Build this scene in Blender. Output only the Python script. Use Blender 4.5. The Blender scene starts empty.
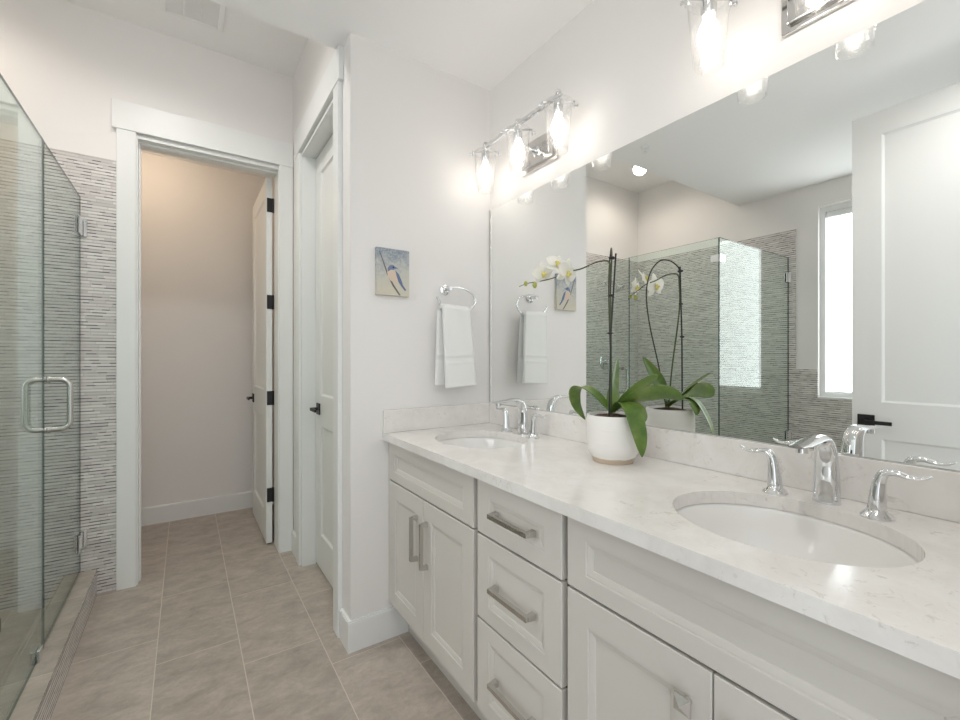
import bpy, bmesh, math, random
from mathutils import Vector, Matrix
random.seed(7)
S = bpy.context.scene
C = S.collection
PI = math.pi

# ------------------------------------------------------------------ camera, world, lights, exposure
cam_d = bpy.data.cameras.new('camera')
cam_d.sensor_width = 36.0
cam_d.lens = 437.05 / 960 * 36.0
cam_d.shift_y = -(360 - 357.97) / 960
cam_d.clip_start = 0.01
cam = bpy.data.objects.new('camera', cam_d)
cam.location = (0, 0, 1.235)
cam.rotation_euler = (PI / 2, 0, -math.radians(33.965))
C.objects.link(cam)
S.camera = cam

W = bpy.data.worlds.new('world')
S.world = W
W.use_nodes = True
W.node_tree.nodes['Background'].inputs[0].default_value = (0.91, 0.965, 1.0, 1)
W.node_tree.nodes['Background'].inputs[1].default_value = 1.3

S.view_settings.view_transform = 'Standard'
S.view_settings.look = 'None'
S.view_settings.gamma = 1.0
S.view_settings.use_curve_mapping = False
S.view_settings.exposure = 0.17
S.cycles.transparent_max_bounces = 32
S.cycles.diffuse_bounces = 6

BULB_W = 0.47          # each vanity bulb
CAN_W = 14.5          # recessed downlight over the shower
ALCOVE_FILL_W = 41       # added fill lamp over the passage, unseen above the ceiling step
ROOM_FILL_W = 22         # added fill lamp above the camera, out of view
CLOSET_W = 3.4       # ceiling lamp of the closet
SHADE_EMIT = 3.9      # daylight glowing through the roller shade

pd = bpy.data.lights.new('doorway_portal', 'AREA')
pd.shape = 'RECTANGLE'; pd.size = 0.92; pd.size_y = 2.45
pd.cycles.is_portal = True
po = bpy.data.objects.new('doorway_portal', pd)
po.location = (0.185, -0.11, 1.228); po.rotation_euler = (PI / 2, 0, 0)   # faces +Y
po.rotation_euler = (PI / 2, 0, PI)
C.objects.link(po)


# ------------------------------------------------------------------ geometry helpers
def V(*a):
    return Vector(a)


def box(bm, x0, x1, y0, y1, z0, z1):
    vs = [bm.verts.new(p) for p in ((x0, y0, z0), (x1, y0, z0), (x1, y1, z0), (x0, y1, z0),
                                    (x0, y0, z1), (x1, y0, z1), (x1, y1, z1), (x0, y1, z1))]
    fs = []
    for f in ((0, 3, 2, 1), (4, 5, 6, 7), (0, 1, 5, 4), (1, 2, 6, 5), (2, 3, 7, 6), (3, 0, 4, 7)):
        fs.append(bm.faces.new([vs[i] for i in f]))
    return fs


def bbox(bm, x0, x1, y0, y1, z0, z1, r=0.002, seg=2):
    """bevelled box"""
    t = bmesh.new()
    box(t, x0, x1, y0, y1, z0, z1)
    bmesh.ops.bevel(t, geom=list(t.edges), offset=r, segments=seg, profile=0.5, affect='EDGES')
    me = bpy.data.meshes.new('tmp'); t.to_mesh(me); t.free()
    bm.from_mesh(me); bpy.data.meshes.remove(me)


def lathe(bm, prof, c, seg=32, axis='Z', cap=True, sx=1.0, sy=1.0):
    """prof: list of (r, h) revolved about axis through c"""
    rings = []
    for r, h in prof:
        ring = []
        for i in range(seg):
            a = 2 * PI * i / seg
            u, v = r * math.cos(a) * sx, r * math.sin(a) * sy
            if axis == 'Z': p = (c[0] + u, c[1] + v, c[2] + h)
            elif axis == 'Y': p = (c[0] + u, c[1] + h, c[2] + v)
            else: p = (c[0] + h, c[1] + u, c[2] + v)
            ring.append(bm.verts.new(p))
        rings.append(ring)
    for a, b in zip(rings, rings[1:]):
        for i in range(seg):
            j = (i + 1) % seg
            bm.faces.new((a[i], a[j], b[j], b[i]))
    if cap:
        bm.faces.new(rings[0][::-1]); bm.faces.new(rings[-1])
    return rings


def smooth_path(pts, n=8):
    P = [Vector(p) for p in pts]
    P = [P[0] * 2 - P[1]] + P + [P[-1] * 2 - P[-2]]
    out = []
    for i in range(1, len(P) - 2):
        a, b, c, d = P[i - 1:i + 3]
        for k in range(n):
            t = k / n
            out.append(0.5 * (2 * b + (c - a) * t + (2 * a - 5 * b + 4 * c - d) * t * t + (3 * b - a - 3 * c + d) * t ** 3))
    out.append(P[-2].copy())
    return out


def lerp_list(vals, n):
    out = []
    for i in range(n):
        t = i / (n - 1) * (len(vals) - 1)
        k = min(int(t), len(vals) - 2); f = t - k
        a, b = vals[k], vals[k + 1]
        if isinstance(a, tuple): out.append(tuple(x + (y - x) * f for x, y in zip(a, b)))
        else: out.append(a + (b - a) * f)
    return out


def tube(bm, pts, rad, seg=12, closed=False, up=None, square=False):
    """swept section; rad: number, list, or list of (side, normal) half sizes"""
    P = [Vector(p) for p in pts]
    n = len(P)
    if not isinstance(rad, (list, tuple)): rad = [rad] * n
    if len(rad) != n: rad = lerp_list(list(rad), n)
    T = []
    for i in range(n):
        if closed: t = P[(i + 1) % n] - P[i - 1]
        else: t = P[min(i + 1, n - 1)] - P[max(i - 1, 0)]
        T.append(t.normalized())
    ref = Vector(up) if up else (Vector((0, 0, 1)) if abs(T[0].z) < 0.9 else Vector((1, 0, 0)))
    nrm = (ref - T[0] * ref.dot(T[0])).normalized()
    rings = []
    for i in range(n):
        if up: nn = Vector(up) - T[i] * Vector(up).dot(T[i])
        else: nn = nrm - T[i] * nrm.dot(T[i])
        nrm = nn.normalized()
        sd = T[i].cross(nrm)
        r = rad[i]; a, b = r if isinstance(r, tuple) else (r, r)
        ring = []
        for k in range(4 if square else seg):
            if square: cu, cv = ((1, 1), (-1, 1), (-1, -1), (1, -1))[k]
            else: cu, cv = math.cos(2 * PI * k / seg), math.sin(2 * PI * k / seg)
            ring.append(bm.verts.new(P[i] + sd * (a * cu) + nrm * (b * cv)))
        rings.append(ring)
    m = len(rings[0])
    pairs = list(zip(rings, rings[1:])) + ([(rings[-1], rings[0])] if closed else [])
    for a, b in pairs:
        for k in range(m):
            bm.faces.new((a[k], a[(k + 1) % m], b[(k + 1) % m], b[k]))
    if not closed:
        bm.faces.new(rings[0][::-1]); bm.faces.new(rings[-1])


def sphere(bm, c, r, sx=1, sy=1, sz=1, u=16, v=10):
    m = Matrix.Translation(c) @ Matrix.Diagonal((r * sx, r * sy, r * sz, 1))
    bmesh.ops.create_uvsphere(bm, u_segments=u, v_segments=v, radius=1.0, matrix=m)


def origin_of(o):
    p = Vector((0, 0, 0))
    while o is not None:
        p += o.location; o = o.parent
    return p


def obj(name, bm, mat, parent=None, smooth=False, loc=None, mods=()):
    """links bm (world coordinates) as one mesh object"""
    base = origin_of(parent) if parent else Vector((0, 0, 0))
    if loc is not None: base = Vector(loc)
    bmesh.ops.recalc_face_normals(bm, faces=bm.faces)
    if base.length > 0: bmesh.ops.translate(bm, vec=-base, verts=bm.verts)
    me = bpy.data.meshes.new(name); bm.to_mesh(me); bm.free()
    for m in (mat if isinstance(mat, (list, tuple)) else [mat]): me.materials.append(m)
    o = bpy.data.objects.new(name, me); C.objects.link(o)
    if parent: o.parent = parent
    elif loc is not None: o.location = loc
    if smooth:
        for p in me.polygons: p.use_smooth = True
        if smooth == 'auto':
            try: me.set_sharp_from_angle(angle=math.radians(38))
            except Exception: pass
    return o


def tag(o, label, cat, group=None):
    o['label'] = label; o['category'] = cat
    if group: o['group'] = group
    return o


def thing(name, label, cat, loc=(0, 0, 0), group=None):
    o = bpy.data.objects.new(name, None); o.empty_display_size = 0.05
    C.objects.link(o); o.location = loc
    return tag(o, label, cat, group)


def struct(name, bm, mat, label=None, cat=None, parent=None, **k):
    o = obj(name, bm, mat, parent, **k)
    if parent is None:
        o['kind'] = 'structure'
        o['label'] = label; o['category'] = cat
    return o


def copy_tree(o, offset=None, parent=None):
    c = o.copy(); C.objects.link(c)
    if parent: c.parent = parent
    if offset: c.location = o.location + Vector(offset)
    for ch in list(o.children): copy_tree(ch, None, c)
    return c


# ------------------------------------------------------------------ materials
def new_mat(name):
    m = bpy.data.materials.new(name); m.use_nodes = True
    nt = m.node_tree
    return m, nt, nt.nodes['Principled BSDF']


def simple(name, col, rough=0.5, metal=0.0, spec=0.5, bump=None, coat=0.0):
    m, nt, b = new_mat(name)
    b.inputs['Base Color'].default_value = (*col, 1)
    b.inputs['Roughness'].default_value = rough
    b.inputs['Metallic'].default_value = metal
    b.inputs['Specular IOR Level'].default_value = spec
    b.inputs['Coat Weight'].default_value = coat
    if bump:
        sc, st, dist = bump
        tc = nt.nodes.new('ShaderNodeTexCoord')
        n = nt.nodes.new('ShaderNodeTexNoise'); n.inputs['Scale'].default_value = sc; n.inputs['Detail'].default_value = 4
        bp = nt.nodes.new('ShaderNodeBump'); bp.inputs['Strength'].default_value = st; bp.inputs['Distance'].default_value = dist
        nt.links.new(tc.outputs['Object'], n.inputs['Vector'])
        nt.links.new(n.outputs['Fac'], bp.inputs['Height']); nt.links.new(bp.outputs[0], b.inputs['Normal'])
    return m


class NB:
    """tiny node-graph helper"""
    def __init__(s, nt): s.nt = nt
    def val(s, sock, v):
        if isinstance(v, bpy.types.NodeSocket): s.nt.links.new(v, sock)
        else: sock.default_value = v
    def m(s, op, a, b=None, c=None):
        n = s.nt.nodes.new('ShaderNodeMath'); n.operation = op
        s.val(n.inputs[0], a)
        if b is not None: s.val(n.inputs[1], b)
        if c is not None: s.val(n.inputs[2], c)
        return n.outputs[0]
    def mix(s, f, a, b):
        n = s.nt.nodes.new('ShaderNodeMix'); n.data_type = 'RGBA'
        s.val(n.inputs[0], f)
        for sock, v in ((n.inputs[6], a), (n.inputs[7], b)):
            s.val(sock, (*v, 1) if isinstance(v, tuple) and len(v) == 3 else v)
        return n.outputs[2]
    def comb(s, x, y, z=0.0):
        n = s.nt.nodes.new('ShaderNodeCombineXYZ')
        for i, v in enumerate((x, y, z)): s.val(n.inputs[i], v)
        return n.outputs[0]
    def white(s, vec):
        n = s.nt.nodes.new('ShaderNodeTexWhiteNoise'); n.noise_dimensions = '3D'
        s.nt.links.new(vec, n.inputs['Vector']); return n.outputs['Value'], n.outputs['Color']
    def noise(s, vec, scale, detail=4, rough=0.55, dist=0.0):
        n = s.nt.nodes.new('ShaderNodeTexNoise')
        n.inputs['Scale'].default_value = scale; n.inputs['Detail'].default_value = detail
        n.inputs['Roughness'].default_value = rough; n.inputs['Distortion'].default_value = dist
        if vec is not None: s.nt.links.new(vec, n.inputs['Vector'])
        return n.outputs['Fac']
    def ramp(s, f, stops):
        n = s.nt.nodes.new('ShaderNodeValToRGB'); s.val(n.inputs[0], f)
        e = n.color_ramp.elements
        while len(e) < len(stops): e.new(0.5)
        for k, (p, col) in enumerate(stops):
            e[k].position = p; e[k].color = (*col, 1) if len(col) == 3 else col
        return n.outputs[0]
    def coord(s, out='Object'):
        n = s.nt.nodes.new('ShaderNodeTexCoord'); return n.outputs[out]
    def sep(s, vec):
        n = s.nt.nodes.new('ShaderNodeSeparateXYZ'); s.nt.links.new(vec, n.inputs[0]); return n.outputs
    def scale(s, vec, sc):
        n = s.nt.nodes.new('ShaderNodeMapping'); n.inputs['Scale'].default_value = sc
        s.nt.links.new(vec, n.inputs[0]); return n.outputs[0]
    def bump(s, h, st, dist, bsdf):
        n = s.nt.nodes.new('ShaderNodeBump'); n.inputs['Strength'].default_value = st; n.inputs['Distance'].default_value = dist
        s.nt.links.new(h, n.inputs['Height']); s.nt.links.new(n.outputs[0], bsdf.inputs['Normal'])


M_wall = simple('wall_paint', (0.82, 0.798, 0.782), 0.62, spec=0.3, bump=(260, 0.12, 0.001))
M_ceil = simple('ceiling_paint', (0.90, 0.89, 0.88), 0.8, spec=0.2, bump=(220, 0.1, 0.001))
M_trim = simple('white_trim_paint', (0.82, 0.825, 0.815), 0.34, spec=0.4)
M_door = simple('white_door_paint', (0.80, 0.80, 0.785), 0.38, spec=0.4)
M_cab = simple('cabinet_paint', (0.625, 0.60, 0.56), 0.36, spec=0.4)
M_cab_gap = simple('cabinet_gap_shade', (0.16, 0.135, 0.105), 0.6)  # dark colour standing in for shade between the cabinet fronts
M_chrome = simple('chrome', (0.79, 0.80, 0.81), 0.05, 1.0)
M_nickel = simple('satin_nickel', (0.60, 0.585, 0.56), 0.27, 1.0)
M_black = simple('matte_black_metal', (0.012, 0.012, 0.013), 0.4, spec=0.4)
M_ceramic = simple('white_ceramic', (0.86, 0.85, 0.83), 0.12, spec=0.5, coat=0.3)
M_dark = simple('gap_shade_dark', (0.03, 0.03, 0.03), 0.6)  # dark colour standing in for shade in the side door gap
M_edge = simple('polished_glass_edge', (0.06, 0.10, 0.085), 0.15)
M_mirror = simple('mirror_silver', (0.92, 0.935, 0.925), 0.0, 1.0)
M_mirror_edge = simple('mirror_edge', (0.30, 0.33, 0.31), 0.2)
M_grille = simple('vent_plastic', (0.86, 0.855, 0.84), 0.5)
M_grille_dark = simple('vent_dark', (0.10, 0.10, 0.10), 0.8)
M_plate = simple('chrome_backplate', (0.72, 0.70, 0.68), 0.08, 1.0)


def mat_floor():
    m, nt, b = new_mat('grey_brown_floor_tile'); g = NB(nt)
    x, y, z = g.sep(g.coord())
    w, L = 0.2953, 0.595
    u = g.m('DIVIDE', g.m('ADD', x, 0.396), w)
    col = g.m('FLOOR', u)
    v = g.m('DIVIDE', g.m('SUBTRACT', g.m('ADD', y, g.m('MULTIPLY', col, 0.1953)), 2.382), L)
    row = g.m('FLOOR', v)
    fu, fv = g.m('FRACT', u), g.m('FRACT', v)
    du = g.m('MULTIPLY', g.m('MINIMUM', fu, g.m('SUBTRACT', 1.0, fu)), w)
    dv = g.m('MULTIPLY', g.m('MINIMUM', fv, g.m('SUBTRACT', 1.0, fv)), L)
    d = g.m('MINIMUM', du, dv)
    grout = g.m('LESS_THAN', d, 0.0016)
    rnd, rc = g.white(g.comb(col, row, 3.0))
    p = g.comb(g.m('ADD', x, g.m('MULTIPLY', rnd, 7.0)), g.m('ADD', y, g.m('MULTIPLY', rnd, 3.0)), z)
    n1 = g.noise(g.scale(p, (2.2, 3.4, 1)), 3.4, 10, 0.74, 0.35)
    n2 = g.noise(p, 60, 4, 0.7)
    base = g.ramp(n1, [(0.30, (0.31, 0.265, 0.225)), (0.5, (0.46, 0.40, 0.345)), (0.70, (0.61, 0.54, 0.475))])
    base = g.mix(g.m('MULTIPLY', n2, 0.55), base, (0.28, 0.243, 0.21))
    tone = g.m('ADD', 0.94, g.m('MULTIPLY', rnd, 0.16))
    mul = nt.nodes.new('ShaderNodeVectorMath'); mul.operation = 'SCALE'
    nt.links.new(base, mul.inputs[0]); nt.links.new(tone, mul.inputs['Scale'])
    colr = g.mix(grout, mul.outputs[0], (0.62, 0.55, 0.48))
    nt.links.new(colr, b.inputs['Base Color'])
    b.inputs['Roughness'].default_value = 0.42
    h = g.m('SUBTRACT', g.m('ADD', g.m('MULTIPLY', n1, 0.25), g.m('MULTIPLY', n2, 0.12)), g.m('MULTIPLY', grout, 0.8))
    g.bump(h, 0.5, 0.002, b)
    return m


def mat_mosaic(name, horiz, vert='z'):
    """linear mosaic: pale stone strips with thin rows of darker glass pieces between"""
    m, nt, b = new_mat(name); g = NB(nt)
    X = g.sep(g.coord())
    ax = {'x': X[0], 'y': X[1], 'z': X[2]}
    u, z = ax[horiz], ax[vert]
    pit = 0.0165
    zz = g.m('DIVIDE', z, pit)
    row = g.m('FLOOR', zz); fz = g.m('FRACT', zz)
    r1, _ = g.white(g.comb(row, 1.0, 0.0)); r2, _ = g.white(g.comb(row, 2.0, 5.0))
    wd = g.m('ADD', 0.06, g.m('MULTIPLY', r1, 0.08))
    cu = g.m('ADD', g.m('DIVIDE', u, wd), g.m('MULTIPLY', r2, 9.0))
    col = g.m('FLOOR', cu); fu = g.m('FRACT', cu)
    t1, _ = g.white(g.comb(row, col, 7.0))
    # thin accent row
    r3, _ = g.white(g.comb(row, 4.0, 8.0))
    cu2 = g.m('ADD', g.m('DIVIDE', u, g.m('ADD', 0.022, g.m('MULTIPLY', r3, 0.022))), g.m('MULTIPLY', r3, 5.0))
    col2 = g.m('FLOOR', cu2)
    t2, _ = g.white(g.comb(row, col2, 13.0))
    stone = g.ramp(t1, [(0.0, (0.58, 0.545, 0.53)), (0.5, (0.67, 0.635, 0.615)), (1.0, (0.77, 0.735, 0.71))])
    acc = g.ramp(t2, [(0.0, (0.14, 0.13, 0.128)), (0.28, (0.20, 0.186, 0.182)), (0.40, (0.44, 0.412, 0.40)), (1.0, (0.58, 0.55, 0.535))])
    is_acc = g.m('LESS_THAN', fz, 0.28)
    grout = g.m('MAXIMUM', g.m('LESS_THAN', g.m('MULTIPLY', g.m('MINIMUM', fu, g.m('SUBTRACT', 1.0, fu)), wd), 0.0009),
                g.m('MULTIPLY', g.m('GREATER_THAN', fz, 0.93), 1.0))
    c = g.mix(grout, stone, (0.46, 0.435, 0.42))
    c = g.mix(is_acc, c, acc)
    nt.links.new(c, b.inputs['Base Color'])
    nt.links.new(g.m('SUBTRACT', 0.38, g.m('MULTIPLY', is_acc, 0.2)), b.inputs['Roughness'])
    h = g.m('MULTIPLY', g.m('ADD', 0.4, g.m('MULTIPLY', t1, 0.6)), g.m('SUBTRACT', 1.0, g.m('MAXIMUM', is_acc, grout)))
    g.bump(h, 0.55, 0.004, b)
    return m


def mat_quartz():
    m, nt, b = new_mat('white_quartz'); g = NB(nt)
    p = g.coord()
    n = g.noise(p, 9, 8, 0.65, 0.6)
    base = g.ramp(n, [(0.3, (0.74, 0.71, 0.68)), (0.6, (0.82, 0.80, 0.775))])
    f = g.noise(p, 34, 6, 0.72, 1.5)
    fleck = g.ramp(f, [(0.575, (0, 0, 0)), (0.65, (1, 1, 1))])
    big = g.ramp(g.noise(p, 5, 3), [(0.42, (0, 0, 0)), (0.58, (1, 1, 1))])
    k = g.m('MULTIPLY', g.m('MULTIPLY', fleck, big), 0.42)
    nt.links.new(g.mix(k, base, (0.42, 0.37, 0.32)), b.inputs['Base Color'])
    b.inputs['Roughness'].default_value = 0.13
    b.inputs['Specular IOR Level'].default_value = 0.5
    return m


def mat_thin_glass(name, tint, rough=0.0, seeds=False, f0=0.04):
    """clear sheet: straight-through transmission plus Fresnel-weighted mirror reflection"""
    m = bpy.data.materials.new(name); m.use_nodes = True
    nt = m.node_tree; nt.nodes.clear(); g = NB(nt)
    out = nt.nodes.new('ShaderNodeOutputMaterial')
    tr = nt.nodes.new('ShaderNodeBsdfTransparent'); tr.inputs[0].default_value = (*tint, 1)
    gl = nt.nodes.new('ShaderNodeBsdfGlossy'); gl.inputs['Roughness'].default_value = rough
    lw = nt.nodes.new('ShaderNodeLayerWeight'); lw.inputs[0].default_value = 0.5
    f = g.m('ADD', f0, g.m('MULTIPLY', 1 - f0, g.m('POWER', lw.outputs['Facing'], 5.0)))
    mx = nt.nodes.new('ShaderNodeMixShader')
    nt.links.new(f, mx.inputs[0]); nt.links.new(tr.outputs[0], mx.inputs[1]); nt.links.new(gl.outputs[0], mx.inputs[2])
    last = mx.outputs[0]
    if seeds:
        p = g.coord()
        vo = nt.nodes.new('ShaderNodeTexVoronoi'); vo.inputs['Scale'].default_value = 190
        nt.links.new(p, vo.inputs['Vector'])
        seed = g.ramp(vo.outputs['Distance'], [(0.10, (1, 1, 1)), (0.34, (0, 0, 0))])
        n = g.ramp(g.noise(p, 60, 3), [(0.42, (0, 0, 0)), (0.7, (1, 1, 1))])
        k = g.m('ADD', 0.035, g.m('MULTIPLY', g.m('MULTIPLY', seed, n), 0.55))
        df = nt.nodes.new('ShaderNodeBsdfTranslucent'); df.inputs[0].default_value = (0.95, 0.95, 0.95, 1)
        dd = nt.nodes.new('ShaderNodeBsdfDiffuse'); dd.inputs[0].default_value = (0.95, 0.95, 0.95, 1)
        md = nt.nodes.new('ShaderNodeMixShader'); md.inputs[0].default_value = 0.5
        nt.links.new(df.outputs[0], md.inputs[1]); nt.links.new(dd.outputs[0], md.inputs[2])
        m2 = nt.nodes.new('ShaderNodeMixShader')
        nt.links.new(k, m2.inputs[0]); nt.links.new(last, m2.inputs[1]); nt.links.new(md.outputs[0], m2.inputs[2])
        last = m2.outputs[0]
        bp = nt.nodes.new('ShaderNodeBump'); bp.inputs['Strength'].default_value = 0.3; bp.inputs['Distance'].default_value = 0.001
        nt.links.new(vo.outputs['Distance'], bp.inputs['Height']); nt.links.new(bp.outputs[0], gl.inputs['Normal'])
    nt.links.new(last, out.inputs[0])
    return m


def mat_glow(name, col, strength, see_through=False):
    m = bpy.data.materials.new(name); m.use_nodes = True
    nt = m.node_tree; nt.nodes.clear()
    out = nt.nodes.new('ShaderNodeOutputMaterial')
    e = nt.nodes.new('ShaderNodeEmission'); e.inputs[0].default_value = (*col, 1); e.inputs[1].default_value = strength
    last = e.outputs[0]
    if see_through:
        t = nt.nodes.new('ShaderNodeBsdfTransparent'); t.inputs[0].default_value = (0.9, 0.9, 0.9, 1)
        a = nt.nodes.new('ShaderNodeAddShader')
        nt.links.new(t.outputs[0], a.inputs[0]); nt.links.new(last, a.inputs[1]); last = a.outputs[0]
    nt.links.new(last, out.inputs[0])
    return m


def mat_shade():
    m = bpy.data.materials.new('daylit_shade_fabric'); m.use_nodes = True
    nt = m.node_tree; nt.nodes.clear(); g = NB(nt)
    out = nt.nodes.new('ShaderNodeOutputMaterial')
    e = nt.nodes.new('ShaderNodeEmission')
    n = g.noise(g.scale(g.coord(), (1, 5, 60)), 6, 4, 0.6)
    nt.links.new(g.ramp(n, [(0.3, (0.80, 0.88, 0.92)), (0.7, (0.97, 1.0, 1.0))]), e.inputs[0])
    e.inputs[1].default_value = SHADE_EMIT
    d = nt.nodes.new('ShaderNodeBsdfDiffuse'); d.inputs[0].default_value = (0.7, 0.7, 0.7, 1)
    a = nt.nodes.new('ShaderNodeAddShader')
    nt.links.new(e.outputs[0], a.inputs[0]); nt.links.new(d.outputs[0], a.inputs[1])
    nt.links.new(a.outputs[0], out.inputs[0])
    return m


def mat_towel():
    m, nt, b = new_mat('white_terry'); g = NB(nt)
    b.inputs['Base Color'].default_value = (0.91, 0.91, 0.895, 1); b.inputs['Roughness'].default_value = 0.95
    b.inputs['Specular IOR Level'].default_value = 0.1
    b.inputs['Sheen Weight'].default_value = 0.3
    g.bump(g.noise(g.coord(), 260, 4, 0.75), 0.9, 0.004, b)
    return m


def mat_leaf():
    m, nt, b = new_mat('orchid_leaf'); g = NB(nt)
    p = g.coord()
    n = g.noise(p, 16, 4, 0.6)
    nt.links.new(g.ramp(n, [(0.3, (0.055, 0.125, 0.022)), (0.52, (0.12, 0.20, 0.038)), (0.8, (0.25, 0.30, 0.09))]), b.inputs['Base Color'])
    b.inputs['Roughness'].default_value = 0.33
    b.inputs['Subsurface Weight'].default_value = 0.08
    b.inputs['Subsurface Radius'].default_value = (0.004, 0.006, 0.002)
    return m


def mat_petal():
    m = bpy.data.materials.new('white_petal'); m.use_nodes = True
    nt = m.node_tree; b = nt.nodes['Principled BSDF']; out = nt.nodes['Material Output']
    b.inputs['Base Color'].default_value = (0.93, 0.925, 0.89, 1); b.inputs['Roughness'].default_value = 0.55
    t = nt.nodes.new('ShaderNodeBsdfTranslucent'); t.inputs[0].default_value = (0.90, 0.88, 0.78, 1)
    mx = nt.nodes.new('ShaderNodeMixShader'); mx.inputs[0].default_value = 0.35
    nt.links.new(b.outputs[0], mx.inputs[1]); nt.links.new(t.outputs[0], mx.inputs[2]); nt.links.new(mx.outputs[0], out.inputs[0])
    return m


def mat_pot():
    m, nt, b = new_mat('white_glazed_pot'); g = NB(nt)
    p = g.coord(); x, y, z = g.sep(p)
    n = g.noise(p, 14, 4)
    foot = g.m('LESS_THAN', g.m('ADD', z, g.m('MULTIPLY', n, -0.012)), 0.010)
    nt.links.new(g.mix(foot, (0.84, 0.82, 0.79), (0.58, 0.47, 0.36)), b.inputs['Base Color'])
    b.inputs['Roughness'].default_value = 0.35
    wv = g.noise(g.scale(p, (3, 3, 170)), 1.0, 3)
    g.bump(wv, 0.6, 0.0025, b)
    return m


def mat_canvas():
    m, nt, b = new_mat('painted_canvas'); g = NB(nt)
    p = g.coord(); x, y, z = g.sep(p)
    n = g.noise(p, 30, 10, 0.85, 0.3)
    n2 = g.noise(p, 110, 6, 0.8)
    f = g.m('ADD', g.m('MULTIPLY', g.m('DIVIDE', z, 0.21), 0.62), g.m('MULTIPLY', g.m('SUBTRACT', n, 0.5), 1.3))
    c = g.ramp(f, [(0.05, (0.62, 0.58, 0.47)), (0.30, (0.55, 0.55, 0.50)), (0.52, (0.33, 0.37, 0.41)), (0.8, (0.16, 0.21, 0.29))])
    c = g.mix(g.ramp(n2, [(0.50, (0, 0, 0)), (0.66, (0.75, 0.75, 0.75))]), c, (0.62, 0.60, 0.56))
    nt.links.new(c, b.inputs['Base Color']); b.inputs['Roughness'].default_value = 0.7
    g.bump(n2, 0.4, 0.001, b)
    return m


def mat_soil():
    m, nt, b = new_mat('bark_chips'); g = NB(nt)
    n = g.noise(g.coord(), 90, 4, 0.7)
    nt.links.new(g.ramp(n, [(0.35, (0.03, 0.018, 0.01)), (0.7, (0.16, 0.09, 0.05))]), b.inputs['Base Color'])
    b.inputs['Roughness'].default_value = 0.9
    g.bump(n, 1.0, 0.01, b)
    return m


M_floor = mat_floor()
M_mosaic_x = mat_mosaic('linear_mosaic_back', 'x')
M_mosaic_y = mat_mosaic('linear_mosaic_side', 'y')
M_quartz = mat_quartz()
M_glass = mat_thin_glass('clear_shower_glass', (0.935, 0.985, 0.962))
M_shade_glass = mat_thin_glass('seeded_glass', (0.97, 0.97, 0.97), seeds=True)
M_winglass = mat_thin_glass('window_glass', (0.95, 0.97, 0.97))
M_bulb = mat_glow('lit_bulb', (1.0, 0.88, 0.72), 1.3, see_through=True)
M_fil = mat_glow('lit_filament', (1.0, 0.86, 0.62), 10.0)
M_can = mat_glow('lit_downlight', (1.0, 0.88, 0.74), 14.0)
M_shade = mat_shade()
M_towel = mat_towel()
M_leaf = mat_leaf()
M_petal = mat_petal()
M_lip = simple('yellow_lip', (0.68, 0.60, 0.17), 0.5)
M_bud = simple('green_bud', (0.36, 0.38, 0.08), 0.5)
M_stem = simple('dark_stem', (0.030, 0.030, 0.014), 0.5)
M_greenstem = simple('green_stem', (0.060, 0.085, 0.025), 0.5)
M_stake = simple('dark_stake', (0.012, 0.013, 0.012), 0.5)
M_pot = mat_pot()
M_soil = mat_soil()
M_canvas = mat_canvas()
M_curbtile = M_floor

# ------------------------------------------------------------------ room dimensions (metres)
XM = 1.297          # mirror wall
YE = 1.832          # end wall with the towel ring
XS = 0.576          # side wall with the closed door
YB = 3.02           # back wall
XL = -1.546         # outside wall with the window
YF = 0.02           # doorway wall the camera stands in
ZC, ZA = 2.606, 3.05
WX = 1.42; WL = -1.70
DH = 2.445          # door opening height

# floor
bm = bmesh.new(); box(bm, WL, WX, -0.30, 4.20, -0.10, 0.0)
struct('floor', bm, M_floor, 'grey brown stone look floor tiles with pale grout', 'floor')

# ceiling with its step
bm = bmesh.new()
box(bm, WL, WX, -0.12, 1.968, ZC, ZA)
box(bm, WL, WX, 1.968, 3.16, ZA, ZA + 0.10)
box(bm, -1.10, 0.80, 3.16, 4.20, 2.75, 2.85)
struct('ceiling', bm, M_ceil, 'off white painted ceiling stepping up over the shower', 'ceiling')

# walls
bm = bmesh.new()
box(bm, WL, -0.228, YB, 3.16, 0, ZA)
box(bm, 0.502, 0.70, YB, 3.16, 0, ZA)
box(bm, -0.228, 0.502, YB, 3.16, DH, ZA)
wall_back = struct('wall_back', bm, M_wall, 'painted back wall around the open door', 'wall')
bm = bmesh.new()
box(bm, -1.00, 0.80, 4.06, 4.20, 0, 2.75)
struct('wall_closet_back', bm, M_wall, 'rear wall of the small room behind the open door', 'wall')
bm = bmesh.new()
box(bm, 0.62, 0.74, 3.16, 4.06, 0, 2.75)
struct('wall_closet_right', bm, M_wall, 'right wall of the small room behind the open door', 'wall')
bm = bmesh.new()
box(bm, -1.00, -0.88, 3.16, 4.06, 0, 2.75)
struct('wall_closet_left', bm, M_wall, 'left wall of the small room behind the open door', 'wall')

bm = bmesh.new()
box(bm, XS, WX, YE, 1.99, 0, ZC)
struct('wall_end', bm, M_wall, 'painted end wall with the towel ring and bird picture', 'wall')

bm = bmesh.new()
box(bm, XS, 0.70, 1.99, 2.03, 0, ZA)
box(bm, XS, 0.70, 2.745, YB, 0, ZA)
box(bm, XS, 0.70, 2.03, 2.745, DH, ZA)
struct('wall_side', bm, M_wall, 'painted side wall holding the closed door', 'wall')

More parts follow.
